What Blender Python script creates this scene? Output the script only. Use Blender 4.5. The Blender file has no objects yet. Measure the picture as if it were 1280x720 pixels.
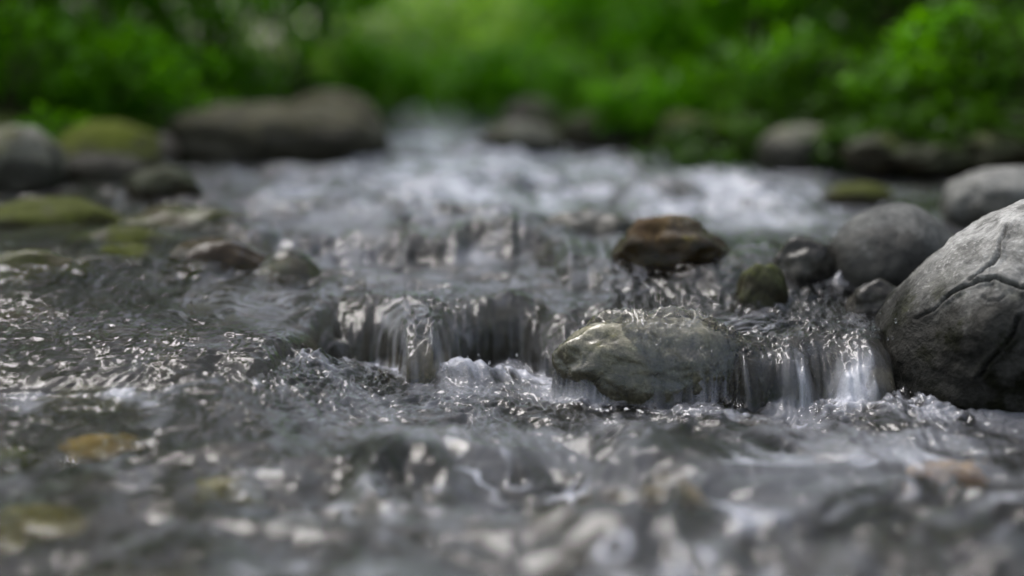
import bpy, bmesh, math
import numpy as np

scene = bpy.context.scene
C = scene.collection
R = math.radians

# ------------------------------------------------------------------ camera model (used for laying things out in metres)
CAM = np.array([0.0, 0.0, 0.37])
PITCH = R(8.63)
FPX = 1778.0            # 50 mm on 36 mm, in pixels of a 1280 wide frame
FV = np.array([0, math.cos(PITCH), -math.sin(PITCH)])
UV = np.array([0, math.sin(PITCH), math.cos(PITCH)])

def at(px, py, d):
    """the point of the place that lies d metres upstream in direction px,py"""
    v = FV + (px - 640) / FPX * np.array([1.0, 0, 0]) + (360 - py) / FPX * UV
    return CAM + v * (d / v[1])

def proj(P):
    q = P - CAM
    f = q @ FV
    return 640 + FPX * q[:, 0] / f, 360 - FPX * (q @ UV) / f

# ------------------------------------------------------------------ noise
def _hash(ix, iy, iz, seed):
    h = (ix.astype(np.int64) * 374761393 + iy.astype(np.int64) * 668265263 + iz.astype(np.int64) * 2147483647 + seed * 144665) & 0xFFFFFFFF
    h = ((h ^ (h >> 13)) * 1274126177) & 0xFFFFFFFF
    h = ((h ^ (h >> 16)) * 2246822519) & 0xFFFFFFFF
    return h ^ (h >> 15)

_G = np.random.RandomState(5).normal(size=(256, 3))
_G /= np.linalg.norm(_G, axis=1)[:, None]

def perlin(x, y, z=None, seed=0):
    x = np.asarray(x, float); y = np.asarray(y, float)
    z = np.full_like(x, 0.37) if z is None else np.asarray(z, float)
    ix, iy, iz = np.floor(x), np.floor(y), np.floor(z)
    fx, fy, fz = x - ix, y - iy, z - iz
    s = lambda t: t * t * t * (t * (t * 6 - 15) + 10)
    u, v, w = s(fx), s(fy), s(fz)
    def g(a, b, c):
        k = _G[_hash(ix + a, iy + b, iz + c, seed) & 255]
        return k[..., 0] * (fx - a) + k[..., 1] * (fy - b) + k[..., 2] * (fz - c)
    L = lambda a, b, t: a + (b - a) * t
    r = L(L(L(g(0, 0, 0), g(1, 0, 0), u), L(g(0, 1, 0), g(1, 1, 0), u), v),
          L(L(g(0, 0, 1), g(1, 0, 1), u), L(g(0, 1, 1), g(1, 1, 1), u), v), w)
    return r * 1.6

def fbm(x, y, z=None, seed=0, octs=4, gain=0.5):
    r = 0; a = 1.0; f = 1.0
    for k in range(octs):
        r = r + a * perlin(x * f, y * f, None if z is None else z * f, seed + k * 17)
        a *= gain; f *= 2.03
    return r

def sstep(a, b, x):
    t = np.clip((x - a) / (b - a), 0, 1)
    return t * t * (3 - 2 * t)

# ------------------------------------------------------------------ mesh helpers
def mesh_obj(name, verts, faces, mat, parent=None, smooth=True, attrs=None):
    me = bpy.data.meshes.new(name)
    verts = np.asarray(verts, np.float32); faces = np.asarray(faces, np.int32)
    n, k = faces.shape
    me.vertices.add(len(verts)); me.vertices.foreach_set('co', verts.ravel())
    me.loops.add(n * k); me.loops.foreach_set('vertex_index', faces.ravel())
    me.polygons.add(n); me.polygons.foreach_set('loop_start', np.arange(0, n * k, k, dtype=np.int32))
    me.update(calc_edges=True)
    me.polygons.foreach_set('use_smooth', np.full(n, smooth))
    for an, av in (attrs or {}).items():
        a = me.attributes.new(an, 'FLOAT', 'POINT'); a.data.foreach_set('value', np.asarray(av, np.float32).ravel())
    me.materials.append(mat)
    o = bpy.data.objects.new(name, me); C.objects.link(o)
    if parent: o.parent = parent
    return o

def tag(o, label=None, cat=None, group=None, kind=None):
    if label: o['label'] = label
    if cat: o['category'] = cat
    if group: o['group'] = group
    if kind: o['kind'] = kind
    return o

def grid_faces(nx, ny):
    i = np.arange(nx - 1)[None, :] + nx * np.arange(ny - 1)[:, None]
    return np.stack([i, i + 1, i + nx + 1, i + nx], -1).reshape(-1, 4)

def lines(*segs):
    """positions from (start, end, step) runs"""
    out = [segs[0][0]]
    for a, b, s in segs:
        n = max(1, int(round((b - a) / s)))
        out += list(np.linspace(a, b, n + 1)[1:])
    return np.array(out)

# ------------------------------------------------------------------ materials
def new_mat(name):
    m = bpy.data.materials.new(name); m.use_nodes = True
    nt = m.node_tree; nt.nodes.clear()
    out = nt.nodes.new('ShaderNodeOutputMaterial')
    return m, nt, out

def N(nt, typ, **kw):
    n = nt.nodes.new(typ)
    for k, v in kw.items():
        if k in n.inputs: n.inputs[k].default_value = v
        else: setattr(n, k, v)
    return n

def noise(nt, vec, scale, detail=4, rough=0.55, distort=0.0):
    n = N(nt, 'ShaderNodeTexNoise', Scale=scale, Detail=detail, Roughness=rough, Distortion=distort)
    nt.links.new(vec, n.inputs['Vector']); return n.outputs['Fac']

def ramp(nt, fac, a, b):
    n = N(nt, 'ShaderNodeMapRange'); n.inputs['From Min'].default_value = a; n.inputs['From Max'].default_value = b
    n.interpolation_type = 'SMOOTHSTEP'
    nt.links.new(fac, n.inputs['Value']); return n.outputs['Result']

def mixc(nt, fac, a, b):
    n = N(nt, 'ShaderNodeMix', data_type='RGBA')
    if isinstance(fac, (int, float)): n.inputs[0].default_value = fac
    else: nt.links.new(fac, n.inputs[0])
    for idx, c in ((6, a), (7, b)):
        if isinstance(c, tuple): n.inputs[idx].default_value = c + (1,)
        else: nt.links.new(c, n.inputs[idx])
    return n.outputs[2]

def math2(nt, op, a, b):
    n = N(nt, 'ShaderNodeMath', operation=op)
    for i, c in enumerate((a, b)):
        if isinstance(c, (int, float)): n.inputs[i].default_value = c
        else: nt.links.new(c, n.inputs[i])
    return n.outputs[0]

def stone_mat(name, colA, colB, wet_z, wet_col=0.28, moss=0.0, moss_col=(0.055, 0.07, 0.012), wet_band=0.03, gloss=0.55, moss_low=False, speck=0.35, bump=0.25, spec=.25, dry=.85):
    """dry stone with speckles, a darker wetted foot below wet_z and moss patches"""
    m, nt, out = new_mat(name)
    geo = N(nt, 'ShaderNodeNewGeometry'); P = geo.outputs['Position']
    sx = N(nt, 'ShaderNodeSeparateXYZ'); nt.links.new(P, sx.inputs[0])
    sn = N(nt, 'ShaderNodeSeparateXYZ'); nt.links.new(geo.outputs['Normal'], sn.inputs[0])
    n1 = noise(nt, P, 14, 5, .6); n2 = noise(nt, P, 150, 4, .65); n3 = noise(nt, P, 38, 6, .65, .6)
    col = mixc(nt, ramp(nt, n1, .35, .65), colA, colB)
    col = mixc(nt, math2(nt, 'MULTIPLY', ramp(nt, n3, .45, .68), .65), col, tuple(c * .42 for c in colA))
    col = mixc(nt, math2(nt, 'MULTIPLY', ramp(nt, n2, .52, .7), speck), col, tuple(min(1, c * 1.9) for c in colB))
    col = mixc(nt, math2(nt, 'MULTIPLY', ramp(nt, n2, .5, .3), speck), col, tuple(c * .35 for c in colA))
    n5 = noise(nt, P, 24, 7, .72, 1.2)
    col = mixc(nt, math2(nt, 'MULTIPLY', ramp(nt, n5, .50, .66), .55), col, tuple(c * .30 for c in colA))
    col = mixc(nt, math2(nt, 'MULTIPLY', ramp(nt, n5, .42, .32), .35), col, tuple(min(1, c * 1.45) for c in colB))
    at_ = N(nt, 'ShaderNodeAttribute', attribute_name='crack')
    col = mixc(nt, math2(nt, 'MULTIPLY', at_.outputs['Fac'], .8), col, (0.018, 0.016, 0.013))
    if moss > 0:
        mm = noise(nt, P, 22, 5, .6)
        f = ramp(nt, mm, .72 - moss * .5, .86 - moss * .5)
        up = ramp(nt, sn.outputs['Z'], -.1, .6) if not moss_low else ramp(nt, sx.outputs['Z'], wet_z + .045, wet_z - .03)
        f = math2(nt, 'MULTIPLY', f, up)
        mc = mixc(nt, ramp(nt, n2, .35, .65), tuple(c * .55 for c in moss_col), moss_col)
        col = mixc(nt, f, col, mc)
    # wet foot
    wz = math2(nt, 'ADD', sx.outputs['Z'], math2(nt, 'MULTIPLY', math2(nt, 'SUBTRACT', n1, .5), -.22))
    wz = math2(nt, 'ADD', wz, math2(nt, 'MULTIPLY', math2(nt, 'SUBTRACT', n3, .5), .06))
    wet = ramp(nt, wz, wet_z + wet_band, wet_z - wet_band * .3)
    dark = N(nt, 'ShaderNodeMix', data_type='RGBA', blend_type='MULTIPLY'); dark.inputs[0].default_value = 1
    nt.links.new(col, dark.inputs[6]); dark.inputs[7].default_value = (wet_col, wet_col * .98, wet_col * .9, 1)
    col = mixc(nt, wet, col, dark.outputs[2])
    b = N(nt, 'ShaderNodeBsdfPrincipled'); b.inputs['Specular IOR Level'].default_value = spec
    nt.links.new(col, b.inputs['Base Color'])
    rr = N(nt, 'ShaderNodeMapRange'); rr.inputs['To Min'].default_value = dry; rr.inputs['To Max'].default_value = gloss
    nt.links.new(wet, rr.inputs['Value']); nt.links.new(rr.outputs['Result'], b.inputs['Roughness'])
    bp = N(nt, 'ShaderNodeBump', Strength=bump, Distance=.004)
    hh = math2(nt, 'ADD', n2, math2(nt, 'MULTIPLY', n3, 1.6)); nt.links.new(hh, bp.inputs['Height'])
    nt.links.new(bp.outputs[0], b.inputs['Normal'])
    nt.links.new(b.outputs[0], out.inputs[0])
    return m

def leaf_mat(name, dark, light, trans=0.45, rough=0.42):
    m, nt, out = new_mat(name)
    a = N(nt, 'ShaderNodeAttribute', attribute_name='tint')
    col = mixc(nt, a.outputs['Fac'], dark, light)
    b = N(nt, 'ShaderNodeBsdfPrincipled'); b.inputs['Roughness'].default_value = rough; b.inputs['Specular IOR Level'].default_value = .18
    nt.links.new(col, b.inputs['Base Color'])
    t = N(nt, 'ShaderNodeBsdfTranslucent')
    tc = N(nt, 'ShaderNodeMix', data_type='RGBA', blend_type='MULTIPLY'); tc.inputs[0].default_value = 1
    nt.links.new(col, tc.inputs[6]); tc.inputs[7].default_value = (1.5, 1.5, .55, 1)
    nt.links.new(tc.outputs[2], t.inputs['Color'])
    mx = N(nt, 'ShaderNodeMixShader'); mx.inputs[0].default_value = trans
    nt.links.new(b.outputs[0], mx.inputs[1]); nt.links.new(t.outputs[0], mx.inputs[2])
    nt.links.new(mx.outputs[0], out.inputs[0])
    return m

def bark_mat(name, a, b_):
    m, nt, out = new_mat(name)
    geo = N(nt, 'ShaderNodeNewGeometry')
    mp = N(nt, 'ShaderNodeMapping'); mp.inputs['Scale'].default_value = (14, 14, 3)
    nt.links.new(geo.outputs['Position'], mp.inputs[0])
    n1 = noise(nt, mp.outputs[0], 1.6, 6, .65)
    b = N(nt, 'ShaderNodeBsdfPrincipled', Roughness=.9)
    nt.links.new(mixc(nt, ramp(nt, n1, .35, .65), a, b_), b.inputs['Base Color'])
    bp = N(nt, 'ShaderNodeBump', Strength=.6, Distance=.02); nt.links.new(n1, bp.inputs['Height']); nt.links.new(bp.outputs[0], b.inputs['Normal'])
    nt.links.new(b.outputs[0], out.inputs[0])
    return m

# ------------------------------------------------------------------ the lie of the water and of the ground
def water_level(x, y):
    """still-water height: a stepped rapid that falls towards the camera"""
    x, y = np.broadcast_arrays(np.asarray(x, float), np.asarray(y, float))
    wob = .024 * perlin(x * 7, y * 2.5, seed=3) + .016 * perlin(x * 21, y * 4, seed=4) + .007 * perlin(x * 55, y * 6, seed=6)
    wob = wob * (.12 + .88 * sstep(-.46, -.22, x))
    vary = np.clip(1.25 + 2.4 * perlin(x * 7.5, y * 2, seed=7) + .9 * perlin(x * 24, y * 2, seed=9), .55, 4.0)
    vary = 1 + (vary - 1) * sstep(-.34, -.18, x)
    lipA = np.interp(x, [-3, -.36, -.27, -.19, -.13, .03, .08, .14, .2, .26, .40, .50, 2],
                     [1.99, 1.96, 1.92, 1.88, 1.80, 1.845, 1.80, 1.765, 1.70, 1.62, 1.605, 1.72, 1.75])
    drop = np.interp(x, [-1, -.36, -.27, -.19, -.14, -.08, .25, .42], [.6, .5, .36, .24, .14, .10, .055, .045])
    drop = np.minimum(drop * vary, np.maximum(drop, .16) * 1.15)
    low = .052 * sstep(-.10, -.30, x) * sstep(1.12, 1.58, y) * (1 - .35 * sstep(1.62, 1.78, y))
    high = np.interp(x, [-2, .0, .10, 2], [.083, .083, .064, .064]) + .034 * sstep(1.75, 1.93, y + wob * .5) * (1 - sstep(1.9, 2.3, y)) * sstep(.0, .10, x) * sstep(.48, .36, x)
    t = np.clip((y + wob - (lipA - drop)) / drop, 0, 1)
    fall = np.sqrt(np.clip(1 - (1 - t) ** 2, 0, 1)) * .75 + .25 * sstep(0, 1, t)    # rounded over the lip, steep below
    z = low + (high - low) * fall
    wB = np.interp(x, [-1, -.42, -.35, .03, .08, .4], [.6, .4, .09, .09, .35, .5])
    z = z + .047 * sstep(0, 1, (y + wob * 2 - (2.16 - wB)) / wB)
    z = z + .013 * np.clip(y - 2.2, 0, 4) + .004 * np.clip(y - 6.2, 0, 10)
    return z

BY = [-60, 0.5, 2.3, 2.8, 3.3, 4.0, 5.0, 6.5, 9, 14, 40, 200]
BL = [-2.2, -1.9, -1.45, -1.05, -.88, -.62, -.5, -.62, -1.3, -3.5, -14, -80]
BR = [1.6, 1.2, 1.12, 1.28, 1.1, .35, .02, .0, -.45, -2.4, -12, -77]

def bank_dist(x, y):
    l = np.interp(y, BY, BL); r = np.interp(y, BY, BR)
    wob = .10 * perlin(x * 2.1, y * 2.1, seed=31) + .05 * perlin(x * 6, y * 6, seed=32)
    return np.maximum(l - x, x - r) + wob          # > 0 on land

def ground_base(x, y):
    d = bank_dist(x, y)
    lv = water_level(x, y)
    bed = np.minimum(lv, water_level(x, y - .035)) - .045 - .02 * perlin(x * 4, y * 4, seed=41)
    land = lv + .02 + .04 * np.clip(y - 7.2, 0, 9) * sstep(.1, 1.0, d) + .34 * np.clip(d, 0, .5) + .10 * np.clip(d - .5, 0, 6) + .03 * np.clip(d - 6, 0, 60) + .05 * fbm(x * 1.3, y * 1.3, seed=43, octs=3) * sstep(.1, .8, d)
    t = sstep(-.16, .14, d)
    return bed * (1 - t) + land * t

# ------------------------------------------------------------------ stones (all laid out in metres from where they stand)
class Stone: pass
STONES = []
def stone(name, label, px0, px1, pyt, pyb, d, mat, ry=.8, sink=.25, seed=0, rough=.10, e=1.0, cover=0.0, sub=5, tilt=0.0, shear=0.0, group=None, cat='stone', auto=True):
    """px0..px1 wide, from pyb (water line) up to pyt, with its middle d metres upstream"""
    s = Stone()
    pm = (px0 + px1) / 2
    if not cover and auto:                       # front foot where the line of sight meets the water
        for dd in np.arange(1.0, 7, .01):
            p = at(pm, pyb, dd)
            if p[2] <= float(water_level(p[0], dd)): break
        d = dd + .85 * ry * (px1 - px0) / 2 / FPX * dd
    L, Rr = at(px0, pyb, d), at(px1, pyb, d)
    top, bot = at((px0 + px1) / 2, pyt, d), at((px0 + px1) / 2, pyb, d - .5 * ry * (Rr[0] - L[0]) / 2)
    s.rx = (Rr[0] - L[0]) / 2; s.ry = s.rx * ry
    H = top[2] - bot[2]
    s.rz = H * (1 + sink) / 2
    s.c = np.array([(L[0] + Rr[0]) / 2, d, top[2] - s.rz])
    s.name, s.label, s.mat, s.seed, s.rough, s.e, s.cover, s.sub, s.tilt, s.shear, s.group, s.cat = name, label, mat, seed, rough, e, cover, sub, tilt, shear, group, cat
    STONES.append(s); return s

def build_stone(s):
    bm = bmesh.new(); bmesh.ops.create_icosphere(bm, subdivisions=s.sub, radius=1)
    co = np.array([v.co[:] for v in bm.verts]); fa = np.array([[v.index for v in f.verts] for f in bm.faces]); bm.free()
    n = co.copy()
    if s.e != 1.0:
        q = np.sign(co) * np.abs(co) ** s.e
        co = q / (np.abs(q) ** (2 / s.e)).sum(1)[:, None] ** (s.e / 2)
    k = s.seed * 7.3
    r = 1 + s.rough * (1.0 * perlin(n[:, 0] * 1.3 + k, n[:, 1] * 1.3, n[:, 2] * 1.3, seed=s.seed)
                       + .45 * perlin(n[:, 0] * 2.9 + k, n[:, 1] * 2.9, n[:, 2] * 2.9, seed=s.seed + 1)
                       + .16 * fbm(n[:, 0] * 7 + k, n[:, 1] * 7, n[:, 2] * 7, seed=s.seed + 2, octs=4))
    co = co * r[:, None] * np.array([s.rx, s.ry, s.rz])
    co[:, 0] += s.shear * co[:, 2]
    ct, st = math.cos(s.tilt), math.sin(s.tilt)
    co = np.stack([co[:, 0] * ct - co[:, 2] * st, co[:, 1], co[:, 0] * st + co[:, 2] * ct], 1)
    attrs = {}
    if getattr(s, 'cracks', None):
        P = co + s.c
        px, py = proj(P)
        front = sstep(.0, -.03, co[:, 1] - .2 * s.ry)
        jx = 2.2 * perlin(P[:, 0] * 90, P[:, 1] * 90, P[:, 2] * 90, seed=77); jy = 2.2 * perlin(P[:, 0] * 90, P[:, 1] * 90, P[:, 2] * 90, seed=78)
        crack = np.zeros(len(P)); dep = np.zeros(len(P))
        for poly, w, dp in s.cracks:
            w, dp = w * .75, dp * 1.1
            best = np.full(len(P), 1e9)
            for (ax, ay), (bx, by) in zip(poly[:-1], poly[1:]):
                dx, dy = bx - ax, by - ay
                t = np.clip(((px + jx - ax) * dx + (py + jy - ay) * dy) / (dx * dx + dy * dy), 0, 1)
                best = np.minimum(best, np.hypot(px + jx - ax - t * dx, py + jy - ay - t * dy))
            g = np.exp(-(best / w) ** 2) * front
            crack = np.maximum(crack, g * min(1, dp / .006)); dep += dp * g
            dep -= .35 * dp * np.exp(-((best - 2.4 * w) / (1.8 * w)) ** 2) * front      # swollen lips
        # sloping left shoulder, swelling lobe under the main crack, flattened slab above it
        hz = P[:, 2]
        co[:, 0] *= np.where(co[:, 0] < 0, np.interp(hz, [-.02, .03, .074, .121, .162, .2], [1.2, 1.06, .98, .88, .80, .78]), 1)
        dep -= .011 * np.exp(-((px - 1222) / 34) ** 2 - ((py - 402) / 40) ** 2) * front
        dep += .007 * np.exp(-((px - 1290) / 30) ** 2 - ((py - 420) / 55) ** 2) * front
        dep += .006 * np.exp(-((px - 1150) / 26) ** 2 - ((py - 420) / 40) ** 2) * front
        # coarse rock texture
        for f_, a_ in ((26, .0035), (70, .0014), (160, .0006)):
            dep += a_ * perlin(P[:, 0] * f_, P[:, 1] * f_, P[:, 2] * f_, seed=int(f_))
        nn = n / np.array([s.rx, s.ry, s.rz]); nn /= np.linalg.norm(nn, axis=1)[:, None]
        co = co - nn * dep[:, None]
        attrs['crack'] = crack
    o = mesh_obj(s.name, co, fa, s.mat, attrs=attrs)
    o.location = s.c
    tag(o, s.label, s.cat, s.group)
    return o

MAT = {}
def SM(key, *a, **k):
    MAT[key] = stone_mat(key + '_stone', *a, **k); return MAT[key]

SM('boulder', (.145, .142, .133), (.33, .327, .315), .115, wet_col=.085, moss=.45, moss_col=(.06, .066, .018), moss_low=True, wet_band=.06, gloss=.55, speck=.3, bump=.6, spec=.1)
SM('dome', (.07, .071, .068), (.12, .12, .114), .14, wet_col=.22, speck=.2, moss=.15, moss_low=True)
SM('grey', (.12, .12, .112), (.21, .207, .195), .16, wet_col=.35, moss=.3, moss_low=True, speck=.4)
SM('wetolive', (.10, .09, .05), (.25, .23, .16), .045, speck=.6, dry=.2, spec=.7, wet_col=.25, moss=.36, moss_col=(.12, .11, .03), gloss=.16)
SM('wetgrey', (.08, .077, .065), (.11, .106, .092), .2, wet_col=.5, gloss=.2)
SM('rust', (.045, .026, .01), (.10, .066, .022), .145, wet_col=.3, moss=.35, moss_col=(.10, .085, .012), gloss=.15)
SM('moss', (.04, .034, .018), (.07, .06, .03), .12, wet_col=.4, moss=.85, moss_col=(.06, .07, .006))
SM('mossbrown', (.045, .037, .018), (.085, .07, .03), .3, wet_col=.6, moss=.62, moss_col=(.065, .072, .008), gloss=.25)
SM('brown', (.072, .063, .034), (.165, .15, .095), .235, wet_col=.22, moss=.3, moss_col=(.08, .085, .02))
SM('mossgrey', (.10, .097, .07), (.21, .20, .165), .19, wet_col=.2, moss=.45, moss_col=(.10, .10, .03))
SM('mosstop', (.10, .085, .05), (.17, .15, .10), .15, wet_col=.5, moss=.9, moss_col=(.12, .14, .012))
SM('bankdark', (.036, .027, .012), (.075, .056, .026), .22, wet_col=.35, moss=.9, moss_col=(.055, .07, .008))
SM('pink', (.13, .11, .09), (.21, .18, .155), .2, wet_col=.6)
SM('ochre', (.17, .11, .02), (.26, .185, .05), -1)
SM('olive', (.12, .10, .02), (.20, .18, .05), -1)
SM('tan', (.33, .24, .13), (.45, .36, .22), -1)
SM('orange', (.20, .095, .016), (.27, .15, .035), -1)
SM('pale', (.35, .35, .31), (.5, .5, .46), -1)
SM('darkbed', (.04, .042, .02), (.08, .08, .04), -1)
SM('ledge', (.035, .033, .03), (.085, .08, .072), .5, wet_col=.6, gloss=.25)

b0 = stone('boulder', 'large pale grey cracked boulder with dark wet foot beside the small waterfall', 1092, 1512, 250, 522, 1.705, MAT['boulder'], ry=.84, sink=.35, seed=11, rough=.05, e=1.0, sub=7, shear=.0, cat='boulder')
b0.cracks = [([(1160, 372), (1176, 362), (1200, 352), (1222, 349), (1240, 354), (1262, 361)], 2.6, .0085),
             ([(1236, 284), (1226, 304), (1222, 322), (1205, 336), (1186, 352)], 2.4, .0055),
             ([(1252, 274), (1240, 290), (1232, 310)], 1.6, .003),
             ([(1130, 398), (1142, 388), (1160, 373), (1178, 362)], 2.0, .004),
             ([(1208, 372), (1222, 378), (1232, 378), (1240, 368)], 1.8, .003),
             ([(1264, 396), (1258, 420), (1250, 436), (1236, 452), (1230, 470)], 2.6, .006),
             ([(1290, 300), (1278, 330), (1270, 356)], 2.0, .004), ([(1262, 361), (1290, 366), (1330, 352)], 2.2, .006)]
stone('boulder', 'smooth round dark grey boulder behind the cracked boulder', 1026, 1200, 256, 372, 2.16, MAT['dome'], ry=.95, sink=.6, seed=23, rough=.05, sub=6, cat='boulder')
stone('boulder', 'rough light grey boulder at right edge behind the smooth dark boulder', 1178, 1345, 207, 292, 2.75, MAT['grey'], seed=31, rough=.10, ry=.8, e=.9, sub=6, cat='boulder')
stone('stone', 'small pale stone at right edge above the rough grey boulder', 1252, 1330, 186, 225, 3.5, MAT['grey'], seed=32)
s_front = stone('stone', 'wet olive brown stone in mid stream with thin water sliding over its top', 696, 956, 397, 506, 1.675, MAT['wetolive'], ry=.42, sink=.45, seed=44, rough=.12, e=1.0, sub=6, shear=-.2)
stone('stone', 'wet grey stone left of the rust brown stone in the rapid', 668, 812, 264, 336, 2.22, MAT['wetgrey'], seed=51, rough=.2, ry=.6, auto=False)
stone('stone', 'rust brown mossy stone standing in the middle of the rapid', 766, 904, 274, 334, 2.24, MAT['rust'], sink=.9, seed=58, rough=.2, ry=.7, e=.9)
stone('stone', 'small round stone with bright moss above the small waterfall', 916, 988, 330, 388, 1.93, MAT['moss'], sink=.8, seed=61, rough=.16, ry=.8)
stone('stone', 'wet ledge stone under flowing water left of the small mossy stone', 780, 930, 338, 392, 1.97, MAT['wetolive'], seed=63, rough=.08, ry=.5, cover=.004)
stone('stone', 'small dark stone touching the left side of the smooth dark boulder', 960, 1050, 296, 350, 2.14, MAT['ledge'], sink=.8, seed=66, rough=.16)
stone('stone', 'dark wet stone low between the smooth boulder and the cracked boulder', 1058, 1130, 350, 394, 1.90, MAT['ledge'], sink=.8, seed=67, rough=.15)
# far bank stones
stone('boulder', 'long brown boulder with humped right end on the left bank', 206, 484, 128, 206, 3.45, MAT['brown'], ry=.55, sink=.3, seed=75, rough=.11, e=.88, sub=6, cat='boulder')
stone('boulder', 'brown hump of rock leaning on the right end of the long boulder', 346, 482, 111, 200, 3.5, MAT['brown'], ry=.8, sink=.3, seed=72, rough=.08, cat='boulder')
stone('boulder', 'pale topped grey boulder at the left edge of the photo', -40, 84, 157, 246, 2.75, MAT['mossgrey'], seed=81, rough=.09, e=.9, sub=6, cat='boulder')
stone('boulder', 'low mossy boulder between the pale topped boulder and the long boulder', 70, 206, 150, 222, 3.05, MAT['mosstop'], seed=83, rough=.1, ry=.7, cat='boulder')
stone('stone', 'brown wet stone in front of the low mossy boulder', 72, 188, 190, 238, 2.8, MAT['brown'], seed=85, rough=.12, ry=.6)
stone('stone', 'wet dark stone washed by the stream below the long boulder', 158, 252, 208, 256, 2.7, MAT['bankdark'], seed=86, rough=.12, ry=.6)
stone('stone', 'small pinkish stone wedged at the left end of the long boulder', 178, 226, 168, 206, 3.35, MAT['pink'], seed=87)
stone('stone', 'upper pinkish grey stone at the far end of the stream', 628, 698, 121, 168, 4.15, MAT['pink'], seed=91, rough=.1)
stone('stone', 'lower flat olive grey stone at the far end of the stream', 598, 704, 151, 196, 3.85, MAT['mossgrey'], seed=92, rough=.1, ry=.6)
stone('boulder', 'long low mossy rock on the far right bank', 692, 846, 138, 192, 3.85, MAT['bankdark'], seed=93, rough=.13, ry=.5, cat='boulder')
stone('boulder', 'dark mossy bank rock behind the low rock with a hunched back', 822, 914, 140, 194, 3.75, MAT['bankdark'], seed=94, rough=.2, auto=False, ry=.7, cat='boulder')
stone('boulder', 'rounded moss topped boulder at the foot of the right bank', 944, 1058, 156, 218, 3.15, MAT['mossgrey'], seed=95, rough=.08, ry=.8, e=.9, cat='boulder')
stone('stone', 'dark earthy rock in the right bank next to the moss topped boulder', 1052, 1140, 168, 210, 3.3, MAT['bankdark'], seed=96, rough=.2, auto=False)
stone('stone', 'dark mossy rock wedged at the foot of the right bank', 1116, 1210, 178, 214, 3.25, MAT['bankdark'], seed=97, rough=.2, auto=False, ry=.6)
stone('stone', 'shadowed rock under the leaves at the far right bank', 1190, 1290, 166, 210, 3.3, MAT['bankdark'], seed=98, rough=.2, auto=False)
stone('stone', 'brown mossy stone in the middle of the left shallows', 140, 326, 256, 326, 2.25, MAT['mossbrown'], ry=.5, seed=141, rough=.16, auto=False)
stone('stone', 'low brown mossy stone at the left edge nearest the ripple', -40, 124, 314, 400, 1.95, MAT['mossbrown'], ry=.5, seed=143, rough=.16, auto=False)
stone('stone', 'small mossy stone between the two brown mossy stones at left', 104, 214, 306, 372, 2.02, MAT['moss'], ry=.6, seed=145, rough=.16, auto=False)
# stones the water runs over
stone('stone', 'long dark ledge under the upper cascade in mid stream', 402, 625, 292, 338, 2.2, MAT['wetgrey'], ry=.32, seed=101, rough=.1, cover=.006)
stone('stone', 'reddish brown stone under shallow water above a dark hollow at left', 198, 346, 297, 388, 2.0, MAT['rust'], ry=.55, seed=103, rough=.12, auto=False)
stone('stone', 'low brown mossy stone where the left cascade splits', 322, 402, 324, 386, 1.97, MAT['mossbrown'], seed=105, rough=.12, cover=.005)
stone('stone', 'broad mossy half submerged stone at the left edge of the shallows', -60, 170, 246, 330, 2.3, MAT['moss'], ry=.6, seed=107, rough=.14, auto=False)
stone('stone', 'mossy half submerged stone left of the reddish stone', 84, 246, 284, 366, 2.1, MAT['moss'], ry=.6, seed=108, rough=.14, auto=False)
stone('stone', 'mossy stone just under the rapid right of the left cascade', 345, 450, 262, 304, 2.5, MAT['moss'], ry=.6, seed=109, rough=.1, cover=.003)
stone('stone', 'mossy stone breaking the far rapid near the rough grey boulder', 1028, 1115, 228, 258, 2.85, MAT['moss'], ry=.6, seed=110, rough=.1, cover=.0)
stone('stone', 'dark submerged stone in the shallows at left of the ripple', 30, 190, 424, 498, 1.58, MAT['darkbed'], ry=.6, seed=111, rough=.1, sink=1.2)
stone('stone', 'ochre yellow stone seen through the water at left', 66, 182, 486, 556, 1.40, MAT['ochre'], ry=.7, seed=113, rough=.1, sink=.8)
stone('stone', 'olive green stone seen through the water at lower left', 236, 326, 540, 610, 1.26, MAT['olive'], ry=.7, seed=115, rough=.1, sink=.8)
stone('stone', 'tan stone seen through the water below the wet olive stone', 742, 862, 558, 618, 1.29, MAT['tan'], ry=.6, seed=117, rough=.1, sink=1.0)
stone('stone', 'orange stone under clear water in front of the cracked boulder', 1130, 1236, 534, 588, 1.38, MAT['orange'], ry=.7, seed=119, rough=.1, sink=1.0)
stone('stone', 'brown stone under water at the lower right', 1150, 1260, 604, 676, 1.16, MAT['rust'], ry=.7, seed=121, rough=.1, sink=1.0)
stone('stone', 'pale stone under broken water at lower left of centre', 332, 404, 590, 640, 1.2, MAT['pale'], ry=.7, seed=122, rough=.1, sink=1.0)

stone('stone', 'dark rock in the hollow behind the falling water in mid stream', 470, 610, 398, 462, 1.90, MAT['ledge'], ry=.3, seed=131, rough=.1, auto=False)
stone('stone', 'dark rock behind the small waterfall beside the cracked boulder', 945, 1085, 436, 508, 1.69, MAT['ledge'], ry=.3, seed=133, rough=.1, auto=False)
for lb, a, mt, sd in (('dark olive stone under water in the lower left corner', (-20, 120, 570, 650, 1.2), 'olive', 151),
                      ('brown stone under water at lower left beside the dark olive stone', (90, 232, 610, 700, 1.1), 'rust', 152),
                      ('olive brown stone under water at the left edge below the ochre stone', (-40, 70, 500, 570, 1.36), 'mossbrown', 153)):
    stone('stone', lb, *a, MAT[mt], ry=.7, seed=sd, rough=.12, sink=1.0)
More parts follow.
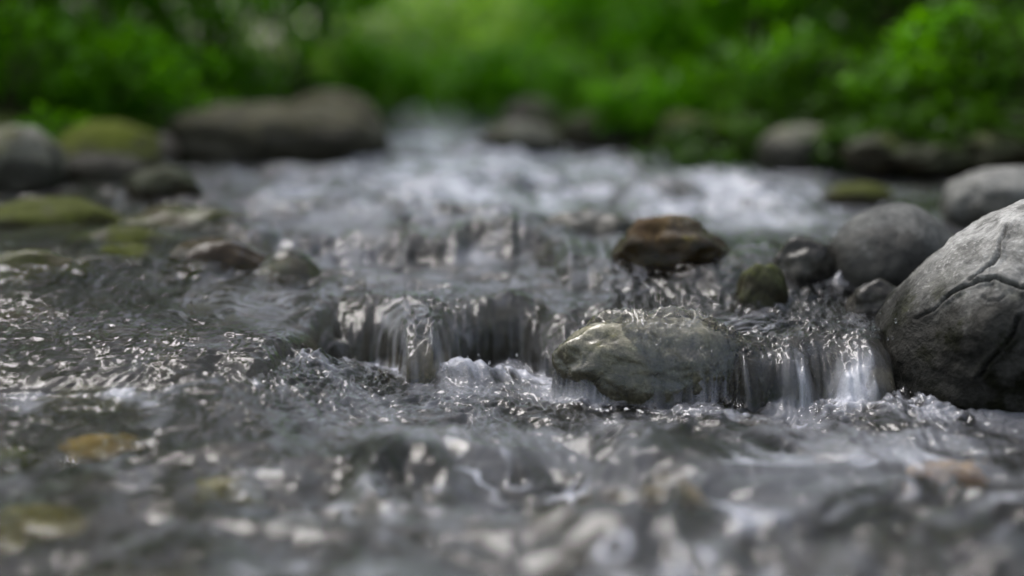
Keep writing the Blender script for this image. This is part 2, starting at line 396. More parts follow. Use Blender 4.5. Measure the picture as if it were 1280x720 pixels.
# submerged stones must stay below the surface
for s in STONES:
    if s.label.find('seen through') >= 0 or s.label.find('under clear water') >= 0 or s.label.find('under water') >= 0 or s.label.find('under broken') >= 0 or s.label.startswith('dark submerged'):
        s.c[2] = float(water_level(s.c[0], s.c[1])) - .013 - s.rz

for s in STONES:
    if s.cover: s.rough *= .6
    s.obj = build_stone(s)
from mathutils.bvhtree import BVHTree
from mathutils import Vector
def dome(s, x, y):
    me = s.obj.data
    co = np.empty(len(me.vertices) * 3, np.float32); me.vertices.foreach_get('co', co); co = co.reshape(-1, 3) + s.c
    bvh = BVHTree.FromPolygons([tuple(c) for c in co.tolist()], [tuple(p.vertices) for p in me.polygons])
    lo, hi = co.min(0), co.max(0)
    res = np.full(x.shape, -9.0)
    for j, i in np.argwhere((x > lo[0]) & (x < hi[0]) & (y > lo[1]) & (y < hi[1])):
        h = bvh.ray_cast(Vector((x[j, i], y[j, i], 2)), Vector((0, 0, -1)))
        if h[0] is not None: res[j, i] = h[0].z
    return res

# ------------------------------------------------------------------ ground (stream bed and banks, one sheet)
gx = lines((-120, -20, 10), (-20, -4, .8), (-4, -1.7, .06), (-1.7, 1.4, .007), (1.4, 4, .06), (4, 20, .8), (20, 120, 10))
gy = lines((-60, -4, 4), (-4, .5, .08), (.5, 5.4, .008), (5.4, 9, .06), (9, 30, .6), (30, 200, 10))
GX, GY = np.meshgrid(gx, gy)
GZ = ground_base(GX, GY)
tint = np.full_like(GZ, .5)
rs = np.random.RandomState(9)
lx0, ly0 = np.searchsorted(gx, -1.7), np.searchsorted(gy, .5)
for k in range(2600):                                     # gravel and cobbles pressed into the bed
    cx, cy = rs.uniform(-1.65, 1.35), rs.uniform(.55, 5.3)
    r = rs.choice([.012, .018, .026, .038, .055], p=[.3, .3, .22, .12, .06]) * rs.uniform(.8, 1.25)
    ry_ = r * rs.uniform(.7, 1.2); hz = r * rs.uniform(.3, .6)
    if bank_dist(np.array([cx]), np.array([cy]))[0] > .25: continue
    i0, i1 = np.searchsorted(gx, cx - r), np.searchsorted(gx, cx + r); j0, j1 = np.searchsorted(gy, cy - ry_), np.searchsorted(gy, cy + ry_)
    if i1 <= i0 or j1 <= j0: continue
    X, Y = GX[j0:j1, i0:i1], GY[j0:j1, i0:i1]
    q = 1 - ((X - cx) / r) ** 2 - ((Y - cy) / ry_) ** 2
    base = GZ[j0:j1, i0:i1]
    top = float(ground_base(np.array([cx]), np.array([cy]))[0]) + hz * np.sqrt(np.clip(q, 0, 1)) - hz * .15
    top = np.minimum(top, water_level(X, Y) - .006)
    up = (q > 0) & (top > base)
    base[up] = top[up]; tint[j0:j1, i0:i1][up] = rs.uniform()
GZ += .004 * fbm(GX * 18, GY * 18, seed=51, octs=2)
land = sstep(-.05, .15, bank_dist(GX, GY))
m_ground, nt, out = new_mat('ground_soil_and_gravel')
geo = N(nt, 'ShaderNodeNewGeometry'); P = geo.outputs['Position']
ta = N(nt, 'ShaderNodeAttribute', attribute_name='tint'); la = N(nt, 'ShaderNodeAttribute', attribute_name='land')
n1 = noise(nt, P, 9, 5, .6); n2 = noise(nt, P, 120, 4, .6); n3 = noise(nt, P, 2.5, 4, .6)
cr = N(nt, 'ShaderNodeValToRGB'); nt.links.new(ta.outputs['Fac'], cr.inputs[0])
el = cr.color_ramp.elements
el[0].position = 0; el[0].color = (.035, .033, .02, 1); el[1].position = 1; el[1].color = (.22, .21, .19, 1)
for p_, c_ in ((.25, (.085, .078, .05)), (.45, (.055, .052, .042)), (.5, (.045, .042, .03)), (.62, (.12, .12, .105)), (.8, (.13, .095, .045)), (.9, (.075, .08, .03))):
    e_ = el.new(p_); e_.color = c_ + (1,)
bedc = mixc(nt, math2(nt, 'MULTIPLY', ramp(nt, n2, .4, .7), .5), cr.outputs[0], (.03, .032, .016))
soil = mixc(nt, ramp(nt, n1, .35, .65), (.016, .012, .006), (.042, .032, .016))
soil = mixc(nt, ramp(nt, n3, .42, .56), soil, mixc(nt, ramp(nt, n2, .35, .65), (.025, .035, .004), (.065, .085, .008)))
b = N(nt, 'ShaderNodeBsdfPrincipled', Roughness=.8); b.inputs['Specular IOR Level'].default_value = .3
bm_ = N(nt, 'ShaderNodeMix', data_type='RGBA', blend_type='MULTIPLY'); bm_.inputs[0].default_value = 1; bm_.inputs[7].default_value = (.30, .29, .26, 1)
nt.links.new(bedc, bm_.inputs[6]); bedc = bm_.outputs[2]
nt.links.new(mixc(nt, la.outputs['Fac'], bedc, soil), b.inputs['Base Color'])
bp = N(nt, 'ShaderNodeBump', Strength=.5, Distance=.01); nt.links.new(n2, bp.inputs['Height']); nt.links.new(bp.outputs[0], b.inputs['Normal'])
nt.links.new(b.outputs[0], out.inputs[0])
V = np.stack([GX, GY, GZ], -1).reshape(-1, 3)
tag(mesh_obj('ground', V, grid_faces(len(gx), len(gy)), m_ground, attrs={'tint': tint, 'land': land}), kind='structure')

# ------------------------------------------------------------------ water
wx = lines((-3.0, -1.8, .05), (-1.8, -.9, .006), (-.9, -.52, .003), (-.52, .56, .0018), (.56, .75, .003), (.75, 1.5, .006), (1.5, 2.4, .05))
wy = lines((-6, -.5, .1), (-.5, .75, .012), (.75, 1.2, .0032), (1.2, 1.42, .0024), (1.42, 1.76, .0016), (1.76, 2.15, .0024), (2.15, 3.2, .005), (3.2, 5.5, .010), (5.5, 12, .05))
X, Y = np.meshgrid(wx, wy)
base = water_level(X, Y)
gyv = np.gradient(base, wy, axis=0)
steep = np.clip(gyv, 0, 3)                                 # how steeply it falls towards the camera
Z = base.copy()
hump = np.zeros_like(Z)
for s in STONES:
    if s.cover > 0:
        dz = dome(s, X, Y) + s.cover + .004
        a = dz - Z; hump = np.maximum(hump, sstep(-.01, .02, a))
        kk = .012
        Z = np.where(dz > -1, np.maximum(Z, dz) + np.where(np.abs(a) < kk, (kk - np.abs(a)) ** 2 / (4 * kk), 0), Z)
# the thin sheet that slides over the top and right side of the wet olive stone
dz = dome(s_front, X, Y) + .0045
part = sstep(-.095, -.05, X - s_front.c[0] + 1.2 * (Y - s_front.c[1]) + .03 * perlin(X * 22, Y * 22, seed=8))
dz = dz - .03 * (1 - part)
frontsheet = sstep(-.006, .01, dz - Z)
hump = np.maximum(hump, sstep(-.006, .01, dz - Z)); Z = np.maximum(Z, dz)

# broken, tumbling surface: waves at several sizes, bent by each other
amp = .6 + .8 * sstep(1.9, 2.5, Y) + .9 * sstep(-.6, .0, X) * sstep(1.5, 1.2, Y)
amp *= 1 - .62 * sstep(-.30, -.6, X) * sstep(2.7, 2.2, Y)
amp *= 1 - .5 * sstep(-.08, -.26, X) * sstep(1.48, 1.32, Y)
amp *= 1 - .45 * sstep(.4, .5, X) * sstep(1.45, 1.3, Y)
amp *= .5 + (.65 + .4 * sstep(1.5, 1.35, Y)) * sstep(-.4, .3, perlin(X * 3.1, Y * 2.6, seed=230))
amp *= 1 - .55 * sstep(.5, .65, X)
amp = np.maximum(amp, 1.15 * sstep(.12, .2, X) * sstep(.42, .34, X) * sstep(1.42, 1.32, Y))     # broken water below the small fall
thin = 1 - .5 * hump
w1 = perlin(X * 5, Y * 4, seed=201); w2 = perlin(X * 5 + 9, Y * 4, seed=202)
xx, yy = X + .05 * w1, Y + .05 * w2
A = .017 * perlin(xx * 6.5, yy * 5, seed=203) * (1 - .9 * sstep(.08, .25, X) * sstep(1.5, 1.4, Y))
r1 = 1 - np.abs(perlin(xx * 10, yy * 9, seed=204)) * 2.2
Bw = .009 * np.clip(r1, -.6, 1)
xx2, yy2 = xx + .018 * perlin(X * 16, Y * 16, seed=205), yy + .018 * perlin(X * 16, Y * 16, seed=206)
r2 = 1 - np.abs(perlin(xx2 * 22, yy2 * 24, seed=207)) * 2.2
Cw = .0055 * np.clip(r2, -.6, 1)
r3 = 1 - np.abs(perlin(xx2 * 46, yy2 * 52, seed=208)) * 2.0
Dw = .0030 * np.clip(r3, -.7, 1)
r4 = 1 - np.abs(perlin(xx2 * 95, yy2 * 100, seed=209)) * 2.0
patch = sstep(-.35, .35, perlin(X * 4, Y * 4, seed=210))
Ew = .0014 * np.clip(r4, -.7, 1)
w_ = .008 * perlin(X * 40, Y * 40, seed=214)
r5 = 1 - np.abs(perlin((xx2 + w_) * 88, (yy2 + w_) * 70, seed=215)) * 2.1
r6 = perlin((xx2 - w_) * 150, (yy2 + w_) * 110, seed=216)
crink = sstep(-.25, .4, perlin(X * 5.5, Y * 4.5, seed=217)) * (.55 + .45 * sstep(-.4, .3, perlin(X * 14, Y * 11, seed=218)))
crink = np.maximum(crink, sstep(.24, .30, X) * sstep(.44, .38, X) * sstep(1.56, 1.62, Y) * sstep(1.92, 1.8, Y))
crink = np.maximum(crink, .9 * sstep(-.02, .05, X) * sstep(.30, .2, X) * sstep(1.47, 1.54, Y) * sstep(1.64, 1.6, Y))
strip = (1 - .6 * sstep(1.85, 2.1, Y)) * (1 + .4 * sstep(1.38, 1.5, Y) * sstep(1.9, 1.7, Y) * crink)
fallmask = sstep(.35, 1.2, steep)
Z += frontsheet * (.0045 * np.clip(r5, -.7, 1) + .0032 * np.clip(r3, -.7, 1) + .0018 * r6)
Z += amp * thin * (1 - .8 * fallmask) * (A * (1 - .6 * hump) + Bw) + thin * (.45 + .55 * patch) * (1 - .65 * fallmask) * (Cw * amp + Dw * (.6 + .4 * amp) + Ew + (.25 + .75 * crink) * sstep(1.15, 1.4, Y) * strip * (.0027 * np.clip(r5, -.7, 1) + .0011 * r6))
# choppier water where the small fall runs out
chop = sstep(.10, .2, X) * sstep(.5, .4, X) * sstep(.95, 1.05, Y) * sstep(1.42, 1.3, Y)
Z += chop * (.006 * perlin(xx2 * 17, yy2 * 19, seed=241) + .004 * perlin(xx2 * 33, yy2 * 36, seed=242) - .6 * Bw * amp)
# strands in the falling curtains
xs = X + .006 * perlin(X * 20, Y * 8, seed=211)
strand = perlin(xs * 55, Y * 2.5, seed=212) + .6 * perlin(xs * 130, Y * 3, seed=213)
string = np.clip(1 - np.abs(perlin(xs * 34 + 1.2 * perlin(X * 9, Y * 2, seed=234), Y * 5, seed=231)) * 5, 0, 1) + .8 * np.clip(1 - np.abs(perlin(xs * 90, Y * 5, seed=232)) * 4.5, 0, 1)
Z += fallmask * sstep(-.4, -.22, X) * (.009 * strand + .004 * string + .0025 * perlin(xs * 120, Y * 40, seed=233))
# splash mounds at the foot of the falls
def mound(px, py, z, r, h):
    global Z
    v = FV + (px - 640) / FPX * np.array([1.0, 0, 0]) + (360 - py) / FPX * UV
    p = CAM + v * ((z - CAM[2]) / v[2])
    d2 = ((X - p[0]) / r) ** 2 + ((Y - p[1]) / (r * .8)) ** 2
    g = np.exp(-d2)
    Z = Z + g * (h + .35 * h * np.clip(r3, -1, 1) + .5 * h * perlin(X * 60, Y * 60, seed=int(px)))
    return g
foam_m = 0
for a in ((582, 482, .0, .035, .020), (1060, 366, .08, .02, .016), (640, 478, .0, .03, .010), (985, 512, .0, .03, .006), (1060, 512, .0, .03, .006), (400, 474, .02, .03, .008)):
    foam_m = np.maximum(foam_m, mound(*a))

# white water: on the curtains, below them and along the far rapids, plus painted sky sheen
slope = np.hypot(np.gradient(Z, wy, axis=0), np.gradient(Z, wx, axis=1))
foam = fallmask * (.13 * np.clip(string - .3, 0, 1.2) * sstep(-.15, .45, perlin(X * 13, Y * 6, seed=219)) + .10 * sstep(.3, .9, strand))
below = np.zeros_like(Z)
acc = np.zeros(len(wx)); acc2 = np.zeros(len(wx)); sky_sheen = np.zeros_like(Z)
for j in range(len(wy) - 1, -1, -1):
    dy = (wy[j] - wy[j - 1]) if j else .1
    acc = np.maximum(acc * math.exp(-dy / .13), fallmask[j]); below[j] = acc
    acc2 = np.maximum(acc2 * math.exp(-dy / .55), fallmask[j]); sky_sheen[j] = acc2
fn = fbm(xx2 * 14, yy2 * 9, seed=220, octs=4)
foam = np.maximum(foam, .5 * below * (1 - fallmask) * sstep(.05, .85, fn + .35 * r3))
foam = np.maximum(foam, .17 * sky_sheen * sstep(-.24, -.08, X + .05 * fn) * (1 - fallmask) * sstep(-.25, .8, fbm(xx * 11, yy * 8, seed=226, octs=5, gain=.6) + .25 * r2))  # silver sky sheen painted as thin milky foam downstream of the falls
foam = np.maximum(foam, .3 * chop * sstep(.1, .7, fn + .3 * r2))
foam = np.maximum(foam, .55 * foam_m * sstep(-.2, .5, fn + .4 * r3))
far = sstep(2.0, 2.7, Y) * (1 - .75 * sstep(4.2, 5.2, Y)) * sstep(.85, .35, np.abs(X - .08))
foam = np.maximum(foam, far * .50 * sstep(-.8, .8, fbm(xx * 12, yy * 6, seed=225, octs=5, gain=.65)))  # part real foam, part sky reflection painted into the colour
foam = np.maximum(foam, .20 * sstep(.5, .95, r3) * sstep(.1, .6, fn) * amp)
foam = foam * (1 - .8 * sstep(-.38, -.58, X - .03 * fn) * sstep(3.0, 2.6, Y))
foam = np.clip(foam * (1 - .75 * hump * sstep(2.0, 1.8, Y)), 0, .9)

m_water, nt, out = new_mat('stream_water')
geo = N(nt, 'ShaderNodeNewGeometry'); P = geo.outputs['Position']
fa_ = N(nt, 'ShaderNodeAttribute', attribute_name='foam')
g = N(nt, 'ShaderNodeBsdfPrincipled', Roughness=.03, IOR=1.333)
g.inputs['Base Color'].default_value = (.80, .81, .81, 1)
g.inputs['Transmission Weight'].default_value = 1
bp = N(nt, 'ShaderNodeBump', Strength=.35, Distance=.003)
nt.links.new(noise(nt, P, 170, 3, .6), bp.inputs['Height']); nt.links.new(bp.outputs[0], g.inputs['Normal'])
f = N(nt, 'ShaderNodeBsdfPrincipled', Roughness=.35)
f.inputs['Base Color'].default_value = (.76, .78, .87, 1)
nt.links.new(bp.outputs[0], f.inputs['Normal'])
bub = noise(nt, P, 420, 3, .7)
ff = math2(nt, 'MULTIPLY', fa_.outputs['Fac'], ramp(nt, bub, -.3, .6))
mx = N(nt, 'ShaderNodeMixShader')
nt.links.new(ff, mx.inputs[0]); nt.links.new(g.outputs[0], mx.inputs[1]); nt.links.new(f.outputs[0], mx.inputs[2])
nt.links.new(mx.outputs[0], out.inputs[0])
V = np.stack([X, Y, Z], -1).reshape(-1, 3)
tag(mesh_obj('water', V, grid_faces(len(wx), len(wy)), m_water, attrs={'foam': foam}), kind='structure')

rs = np.random.RandomState(12)
bm = bmesh.new(); bmesh.ops.create_icosphere(bm, subdivisions=1, radius=1)
ico = np.array([v.co[:] for v in bm.verts]); icf = np.array([[v.index for v in f.verts] for f in bm.faces]); bm.free()
vs, fs = [], []; o_ = 0
for px, py, d, n in ((582, 462, 1.64, 60), (1082, 412, 1.60, 40), (1060, 500, 1.57, 50), (985, 500, 1.58, 35), (645, 372, 1.85, 20), (500, 462, 1.72, 30)):
    c = at(px, py, d)
    for k in range(n):
        r = rs.choice([.0006, .0009, .0013, .002], p=[.35, .35, .22, .08])
        p = c + rs.normal(size=3) * np.array([.022, .015, .009]); p[2] = max(p[2], float(water_level(p[0], p[1])) + .006)
        vs.append(p + ico * r * np.array([1, 1, rs.uniform(1, 1.6)])); fs.append(icf + o_); o_ += len(ico)
m_drop, nt, out = new_mat('water_drop')
b = N(nt, 'ShaderNodeBsdfPrincipled', Roughness=.02, IOR=1.333); b.inputs['Transmission Weight'].default_value = 1
nt.links.new(b.outputs[0], out.inputs[0])
tag(mesh_obj('water_spray', np.concatenate(vs), np.concatenate(fs), m_drop), 'fine drops of spray thrown up at the foot of the falls', 'spray', kind='stuff')

# ------------------------------------------------------------------ greenery
def leaves(rs, pts, size, droop=.25, flat=.6, tint_c=.5, tint_r=.5):
    """one bent pointed leaf per point: 6 verts, 2 quads"""
    n = len(pts)
    a = rs.uniform(0, 2 * np.pi, n); el_ = rs.normal(0, .45, n) - droop
    d = np.stack([np.cos(a) * np.cos(el_), np.sin(a) * np.cos(el_), np.sin(el_)], 1)
    up = np.stack([rs.normal(0, 1 - flat, n), rs.normal(0, 1 - flat, n), np.ones(n)], 1)
    sd = np.cross(d, up); sd /= np.linalg.norm(sd, axis=1)[:, None]
    nn = np.cross(sd, d)
    L = size * rs.uniform(.6, 1.35, n)[:, None]; W = L * rs.uniform(.28, .42, n)[:, None]
    b_ = pts
    m1 = pts + d * L * .35 + nn * L * .06; m2 = pts + d * L * .7 + nn * L * .04
    t = pts + d * L - nn * L * .06
    v = np.stack([b_, m1 + sd * W * .5 - nn * W * .12, m1 - sd * W * .5 - nn * W * .12, m2 + sd * W * .42 - nn * W * .12, m2 - sd * W * .42 - nn * W * .12, t], 1).reshape(-1, 3)
    o = np.arange(n)[:, None] * 6
    f = np.concatenate([o + np.array([[0, 1, 2]]), o + np.array([[1, 3, 2]]), o + np.array([[2, 3, 4]]), o + np.array([[3, 5, 4]])], 1).reshape(-1, 3)
    tn = np.repeat(np.clip(tint_c + tint_r * rs.uniform(-1, 1, n), 0, 1), 6)
    return v, f, tn

def clumps(rs, c, rad, n_cl, per, spread):
    """points gathered in clumps inside an ellipsoid, with gaps between"""
    q = rs.normal(size=(n_cl, 3)); q /= np.linalg.norm(q, axis=1)[:, None]
    q *= rs.uniform(.25, 1, (n_cl, 1)) ** .5
    cc = c + q * rad
    p = np.repeat(cc, per, 0) + rs.normal(size=(n_cl * per, 3)) * spread * np.array([1, 1, .55])
    return p, np.repeat(rs.uniform(-.35, .35, n_cl), per)

def tube(path, rad, sides=7):
    path = np.asarray(path, float); n = len(path)
    t = np.gradient(path, axis=0); t /= np.linalg.norm(t, axis=1)[:, None]
    ref = np.array([1.0, .2, .1]); s1 = np.cross(t, ref); s1 /= np.linalg.norm(s1, axis=1)[:, None]; s2 = np.cross(t, s1)
    a = np.linspace(0, 2 * np.pi, sides, endpoint=False)
    v = path[:, None] + np.asarray(rad)[:, None, None] * (np.cos(a)[None, :, None] * s1[:, None] + np.sin(a)[None, :, None] * s2[:, None])
    i = np.arange(n - 1)[:, None] * sides; k = np.arange(sides)[None]
    f = np.stack([i + k, i + (k + 1) % sides, i + sides + (k + 1) % sides, i + sides + k], -1).reshape(-1, 4)
    return v.reshape(-1, 3), f

def join(parts):
    vs, fs, o = [], [], 0
    for v, f in parts: vs.append(v); fs.append(f + o); o += len(v)
    return np.concatenate(vs), np.concatenate(fs)

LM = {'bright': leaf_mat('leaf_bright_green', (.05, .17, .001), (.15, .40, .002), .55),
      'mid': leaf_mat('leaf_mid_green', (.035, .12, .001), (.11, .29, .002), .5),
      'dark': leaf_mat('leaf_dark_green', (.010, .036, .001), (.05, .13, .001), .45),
      'pale': leaf_mat('leaf_sunlit_green', (.09, .20, .03), (.22, .36, .085), .6),  # paler leaf colour paints in the sunlit glow around the gap
      'olive': leaf_mat('leaf_olive', (.05, .07, .003), (.13, .15, .008), .45)}
BK = {'stem': bark_mat('stem_bark', (.03, .022, .012), (.07, .055, .03)), 'trunk': bark_mat('trunk_bark', (.05, .042, .03), (.13, .11, .085)), 'darktrunk': bark_mat('dark_trunk_bark', (.022, .018, .013), (.06, .05, .036))}

def gz(x, y): return float(ground_base(np.array([x]), np.array([y]))[0])

def shrub(label, px, d, h, w, kind, seed, leaf=.05, n_cl=60, per=26, group='shrubs along the stream banks', name='shrub', depth=.8, lift=.5):
    rs = np.random.RandomState(seed)
    x = (px - 640) / FPX * d; z = gz(x, d)
    root = bpy.data.objects.new(name, None); C.objects.link(root); root.location = (x, d, z); root.empty_display_size = .1
    tag(root, label, name, group)
    p, ct = clumps(rs, np.array([0, 0, h * lift]), np.array([w / 2, w / 2 * depth, h * .5]), n_cl, per, w * .075)
    ok = p[:, 2] > .01; p, ct = p[ok], ct[ok]
    v, f, tn = leaves(rs, p, leaf, tint_c=.5, tint_r=.25); tn = np.clip(tn + np.repeat(ct, 6), 0, 1)
    mesh_obj('foliage', v, f, LM[kind], root, attrs={'tint': tn})
    st = []
    for k in range(9):
        e = np.array([rs.normal() * w * .25, rs.normal() * w * .2, h * rs.uniform(.55, .95)])
        t = np.linspace(0, 1, 7)[:, None]
        path = e * t + np.array([rs.normal(), rs.normal(), 0]) * .04 * w * np.sin(t * np.pi) + np.array([rs.normal() * .03, rs.normal() * .03, -.04]) * (1 - t)
        st.append(tube(path, .010 * h * (1 - .8 * t[:, 0]) + .0012, 6))
    v, f = join(st); mesh_obj('stem', v, f, BK['stem'], root)
    return root

def tree(label, x, d, h, cr, kind, seed, trunk_r, bark, leaf=.09, n_cl=120, per=36, base=.32, lean=0.0):
    rs = np.random.RandomState(seed)
    z = gz(x, d)
    root = bpy.data.objects.new('tree', None); C.objects.link(root); root.location = (x, d, z)
    tag(root, label, 'tree', 'trees behind the stream banks')
    t = np.linspace(0, 1, 12)[:, None]
    spine = np.array([lean * h, 0, h * .88]) * t + np.array([rs.normal() * .12, rs.normal() * .12, 0]) * np.sin(t * 5) * .5 - np.array([0, 0, .1]) * (1 - t)
    rad = trunk_r * (1 - .85 * t[:, 0]) * (1 + .5 * np.exp(-t[:, 0] * 22))
    parts = [tube(spine, rad, 10)]
    ends = []
    for k in range(14):
        i = rs.randint(4, 11); a = rs.uniform(0, 2 * np.pi); l = cr * rs.uniform(.5, .95)
        s0 = spine[i]; e = s0 + np.array([math.cos(a) * l, math.sin(a) * l, l * rs.uniform(.1, .55)])
        tt = np.linspace(0, 1, 7)[:, None]
        parts.append(tube(s0 + (e - s0) * tt + np.array([0, 0, .08 * l]) * np.sin(tt * np.pi), rad[i] * .5 * (1 - .85 * tt[:, 0]) + .003, 6)); ends.append(e)
    v, f = join(parts); mesh_obj('trunk', v, f, bark, root)
    p, ct = clumps(rs, np.array([lean * h * .7, 0, h * (base + (1 - base) / 2)]), np.array([cr, cr, h * (1 - base) / 2]), n_cl, per, cr * .11)
    p2 = np.repeat(np.array(ends), per * 2, 0) + rs.normal(size=(len(ends) * per * 2, 3)) * cr * .14 * np.array([1, 1, .6])
    p = np.concatenate([p, p2]); ct = np.concatenate([ct, np.zeros(len(p2))])
    v, f, tn = leaves(rs, p, leaf, tint_r=.25); tn = np.clip(tn + np.repeat(ct, 6), 0, 1)
    mesh_obj('crown', v, f, LM[kind], root, attrs={'tint': tn})
    return root

# left bank
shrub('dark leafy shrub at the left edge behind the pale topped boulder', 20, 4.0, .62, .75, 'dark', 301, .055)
shrub('bright low herb between the mossy boulder and the long boulder', 165, 3.75, .24, .42, 'bright', 302, .05, n_cl=34, name='herb', group='low herbs on the banks')
shrub('mid green shrub rising over the low mossy boulder', 120, 4.9, .85, .95, 'mid', 303, .06)
shrub('bright green shrub above the left half of the long brown boulder', 262, 4.7, .72, .8, 'bright', 304, .065)
shrub('bright green shrub above the humped end of the long brown boulder', 372, 4.9, .62, .75, 'bright', 305, .06)
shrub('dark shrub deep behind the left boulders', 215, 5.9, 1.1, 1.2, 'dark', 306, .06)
shrub('pale green herb at the water edge right of the long brown boulder', 468, 5.0, .34, .42, 'bright', 307, .055, n_cl=36, name='herb', group='low herbs on the banks')
shrub('sunlit yellow green shrub beyond the bend on the left', 470, 7.4, .42, 1.0, 'pale', 308, .07)
for lb, px, d, h, w, kind, sd in (('dark low herb between the moss topped boulder and the dark earthy rock', 1072, 3.75, .20, .40, 'dark', 331),
                                  ('mid green low herb trailing behind the dark wedged rock', 1150, 3.6, .17, .40, 'mid', 332),
                                  ('dark low herb above the shadowed rock at the far right', 1250, 3.6, .22, .5, 'dark', 333),
                                  ('dark low herb hanging to the waterline beside the moss topped boulder', 920, 3.6, .15, .42, 'dark', 335),
                                  ('dark low herb hanging over the dark wedged rock', 1175, 3.4, .16, .42, 'dark', 336),
                                  ('dark low herb creeping over the dark earthy rock', 1095, 3.45, .14, .36, 'dark', 337),
                                  ('bright low herb between the long low mossy rock and the hunched rock', 812, 4.15, .16, .36, 'bright', 334)):
    shrub(lb, px, d, h, w, kind, sd, .04, n_cl=36, name='herb', group='low herbs on the banks')
# beyond the bend
shrub('sunlit yellow green shrub in the gap at the end of the stream', 566, 7.8, .26, .9, 'pale', 309, .07)
shrub('mid green shrub directly behind the far stream end', 620, 6.6, .28, .8, 'mid', 310, .07)
shrub('low bright herb behind the upper pinkish stone', 655, 5.3, .32, .55, 'bright', 311, .06, n_cl=36, name='herb', group='low herbs on the banks')
shrub('pale sunlit shrub far back at the top of the gap', 690, 9.5, .38, 1.1, 'pale', 312, .08)
shrub('low dark herb behind the pale topped boulder at the left edge', 40, 3.5, .26, .55, 'mid', 322, .05, n_cl=36, name='herb', group='low herbs on the banks')
# right bank
shrub('large bright green shrub above the long low mossy rock', 838, 4.9, .70, .95, 'bright', 313, .07, n_cl=70)
shrub('bright green leafy shrub above the hunched bank rock', 930, 4.6, .55, .8, 'bright', 314, .065)
shrub('broad green shrub above the moss topped boulder', 1030, 4.8, .72, .9, 'mid', 315, .06)
shrub('mid green herb hanging over the bank beside the moss topped boulder', 960, 3.95, .22, .5, 'mid', 316, .045, n_cl=36, name='herb', group='low herbs on the banks')
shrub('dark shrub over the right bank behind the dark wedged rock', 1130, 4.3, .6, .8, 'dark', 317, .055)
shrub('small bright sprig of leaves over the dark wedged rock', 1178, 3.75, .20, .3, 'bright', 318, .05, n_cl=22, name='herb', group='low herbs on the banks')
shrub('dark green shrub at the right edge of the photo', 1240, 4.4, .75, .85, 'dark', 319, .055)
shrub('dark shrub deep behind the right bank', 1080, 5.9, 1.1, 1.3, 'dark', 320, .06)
shrub('mid green shrub beside the dark trunk right of the gap', 765, 6.4, .85, .9, 'mid', 321, .065)

tree('dark trunked tree right of the gap at the end of the stream', .66, 8.6, 3.8, 1.0, 'mid', 401, .11, BK['darktrunk'], base=.42, lean=.16)
tree('grey trunked tree left of the gap beyond the bend', -.95, 8.2, 3.6, 1.0, 'olive', 402, .09, BK['trunk'], base=.42, lean=-.16)
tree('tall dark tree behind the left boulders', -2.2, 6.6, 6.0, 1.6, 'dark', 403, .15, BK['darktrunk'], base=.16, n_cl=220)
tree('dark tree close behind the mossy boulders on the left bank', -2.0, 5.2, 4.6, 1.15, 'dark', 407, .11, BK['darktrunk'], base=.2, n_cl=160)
tree('leafy tree leaning over the left bank', -2.7, 4.3, 4.6, 1.3, 'mid', 404, .10, BK['trunk'], base=.25)
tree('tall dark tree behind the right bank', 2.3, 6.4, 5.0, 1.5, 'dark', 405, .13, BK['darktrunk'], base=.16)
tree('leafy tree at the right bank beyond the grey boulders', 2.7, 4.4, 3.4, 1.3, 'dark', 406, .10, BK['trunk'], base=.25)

# undergrowth: countless leaves close to the soil, and the far wood that closes the view
rs = np.random.RandomState(77)
n = 80000
x = rs.uniform(-7, 7, n); y = 3.2 + 10.5 * rs.uniform(0, 1, n) ** 1.4
bd = bank_dist(x, y); keep = (bd > .10) & (perlin(x * 1.8, y * 1.8, seed=501) > -.25)
x, y, bd = x[keep], y[keep], bd[keep]
z = ground_base(x, y) + rs.uniform(.0, 1, len(x)) * (.05 + .22 * sstep(.2, 1.2, bd) * (.6 + .8 * perlin(x * 2.5, y * 2.5, seed=502)))
v, f, tn = leaves(rs, np.stack([x, y, z], 1), .06, tint_r=.4)
tag(mesh_obj('undergrowth', v, f, LM['mid'], attrs={'tint': np.clip(tn + .3 * np.repeat(perlin(x * 2, y * 2, seed=503), 6), 0, 1)}), 'low green undergrowth covering both stream banks', 'undergrowth', kind='stuff')
pts = []; tc = []
for k in range(1700):
    ang = (rs.uniform(-9, 9) if k < 120 else rs.uniform(-75, 75)) if k < 900 else rs.uniform(75, 285); dist = rs.uniform(11, 24)
    x0, y0 = dist * math.sin(R(ang)), dist * math.cos(R(ang))
    top = dist * (.058 + .31 * min(1, abs(ang) / 28) + (.2 if ang > 75 else 0)) * rs.uniform(.75, 1.1)
    z0 = rs.uniform(0, 1) ** .8 * top
    g_ = np.array([x0, y0, gz(x0, y0) + z0])
    p = g_ + rs.normal(size=(90, 3)) * np.array([.45, .45, .28]); pts.append(p); tc.append(np.full(90, rs.uniform(-.4, .4)))
pts = np.concatenate(pts); tc = np.concatenate(tc)
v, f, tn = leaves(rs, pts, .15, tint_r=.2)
tag(mesh_obj('woodland', v, f, LM['pale'], attrs={'tint': np.clip(tn - .15 + np.repeat(tc, 6), 0, 1)}), 'soft green wood closing the view beyond the stream', 'woodland', kind='stuff')

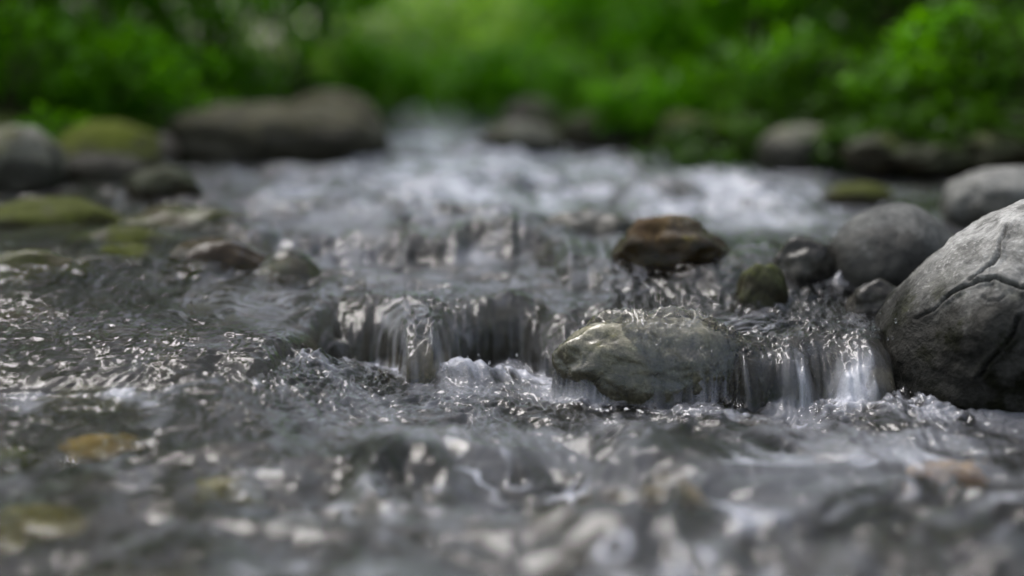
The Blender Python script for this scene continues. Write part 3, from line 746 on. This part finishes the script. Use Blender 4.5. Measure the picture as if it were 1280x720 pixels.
# ------------------------------------------------------------------ light
world = bpy.data.worlds.new('World'); scene.world = world; world.use_nodes = True
nt = world.node_tree; nt.nodes.clear()
SUN_EL, SUN_AZ = R(62), R(-50)            # behind the scene, slightly left
sky = N(nt, 'ShaderNodeTexSky', sky_type='NISHITA'); sky.sun_disc = False
sky.sun_elevation = SUN_EL; sky.sun_rotation = SUN_AZ; sky.air_density = 1.0; sky.dust_density = 4.0; sky.ozone_density = 1.0
hs = N(nt, 'ShaderNodeHueSaturation', Saturation=.55)
bg = N(nt, 'ShaderNodeBackground', Strength=.15); wo = N(nt, 'ShaderNodeOutputWorld')
nt.links.new(sky.outputs[0], hs.inputs['Color']); nt.links.new(hs.outputs[0], bg.inputs[0]); nt.links.new(bg.outputs[0], wo.inputs[0])
sl = bpy.data.lights.new('sun', 'SUN'); sl.energy = 1.1; sl.angle = R(22); sl.color = (1, .985, .965)
so = bpy.data.objects.new('sun', sl); C.objects.link(so)
from mathutils import Vector
dirv = Vector((math.sin(SUN_AZ) * math.cos(SUN_EL), math.cos(SUN_AZ) * math.cos(SUN_EL), math.sin(SUN_EL)))
so.rotation_euler = dirv.to_track_quat('Z', 'Y').to_euler()
so.location = dirv * 20

# ------------------------------------------------------------------ camera and render settings
cd = bpy.data.cameras.new('camera'); cd.lens = 50; cd.sensor_width = 36; cd.clip_start = .02; cd.clip_end = 600
cam = bpy.data.objects.new('camera', cd); C.objects.link(cam)
cam.location = CAM; cam.rotation_euler = (R(90) - PITCH, 0, 0)
cd.dof.use_dof = True; cd.dof.focus_distance = 1.62; cd.dof.aperture_fstop = 1.25; cd.dof.aperture_blades = 0
scene.camera = cam
scene.view_settings.view_transform = 'Standard'; scene.view_settings.look = 'None'
scene.view_settings.exposure = 1.05; scene.view_settings.gamma = 1
cy = scene.cycles
cy.use_denoising = True
cy.max_bounces = 10; cy.transmission_bounces = 8; cy.diffuse_bounces = 3; cy.glossy_bounces = 4; cy.transparent_max_bounces = 8
cy.caustics_reflective = False; cy.caustics_refractive = True
cy.sample_clamp_indirect = 6
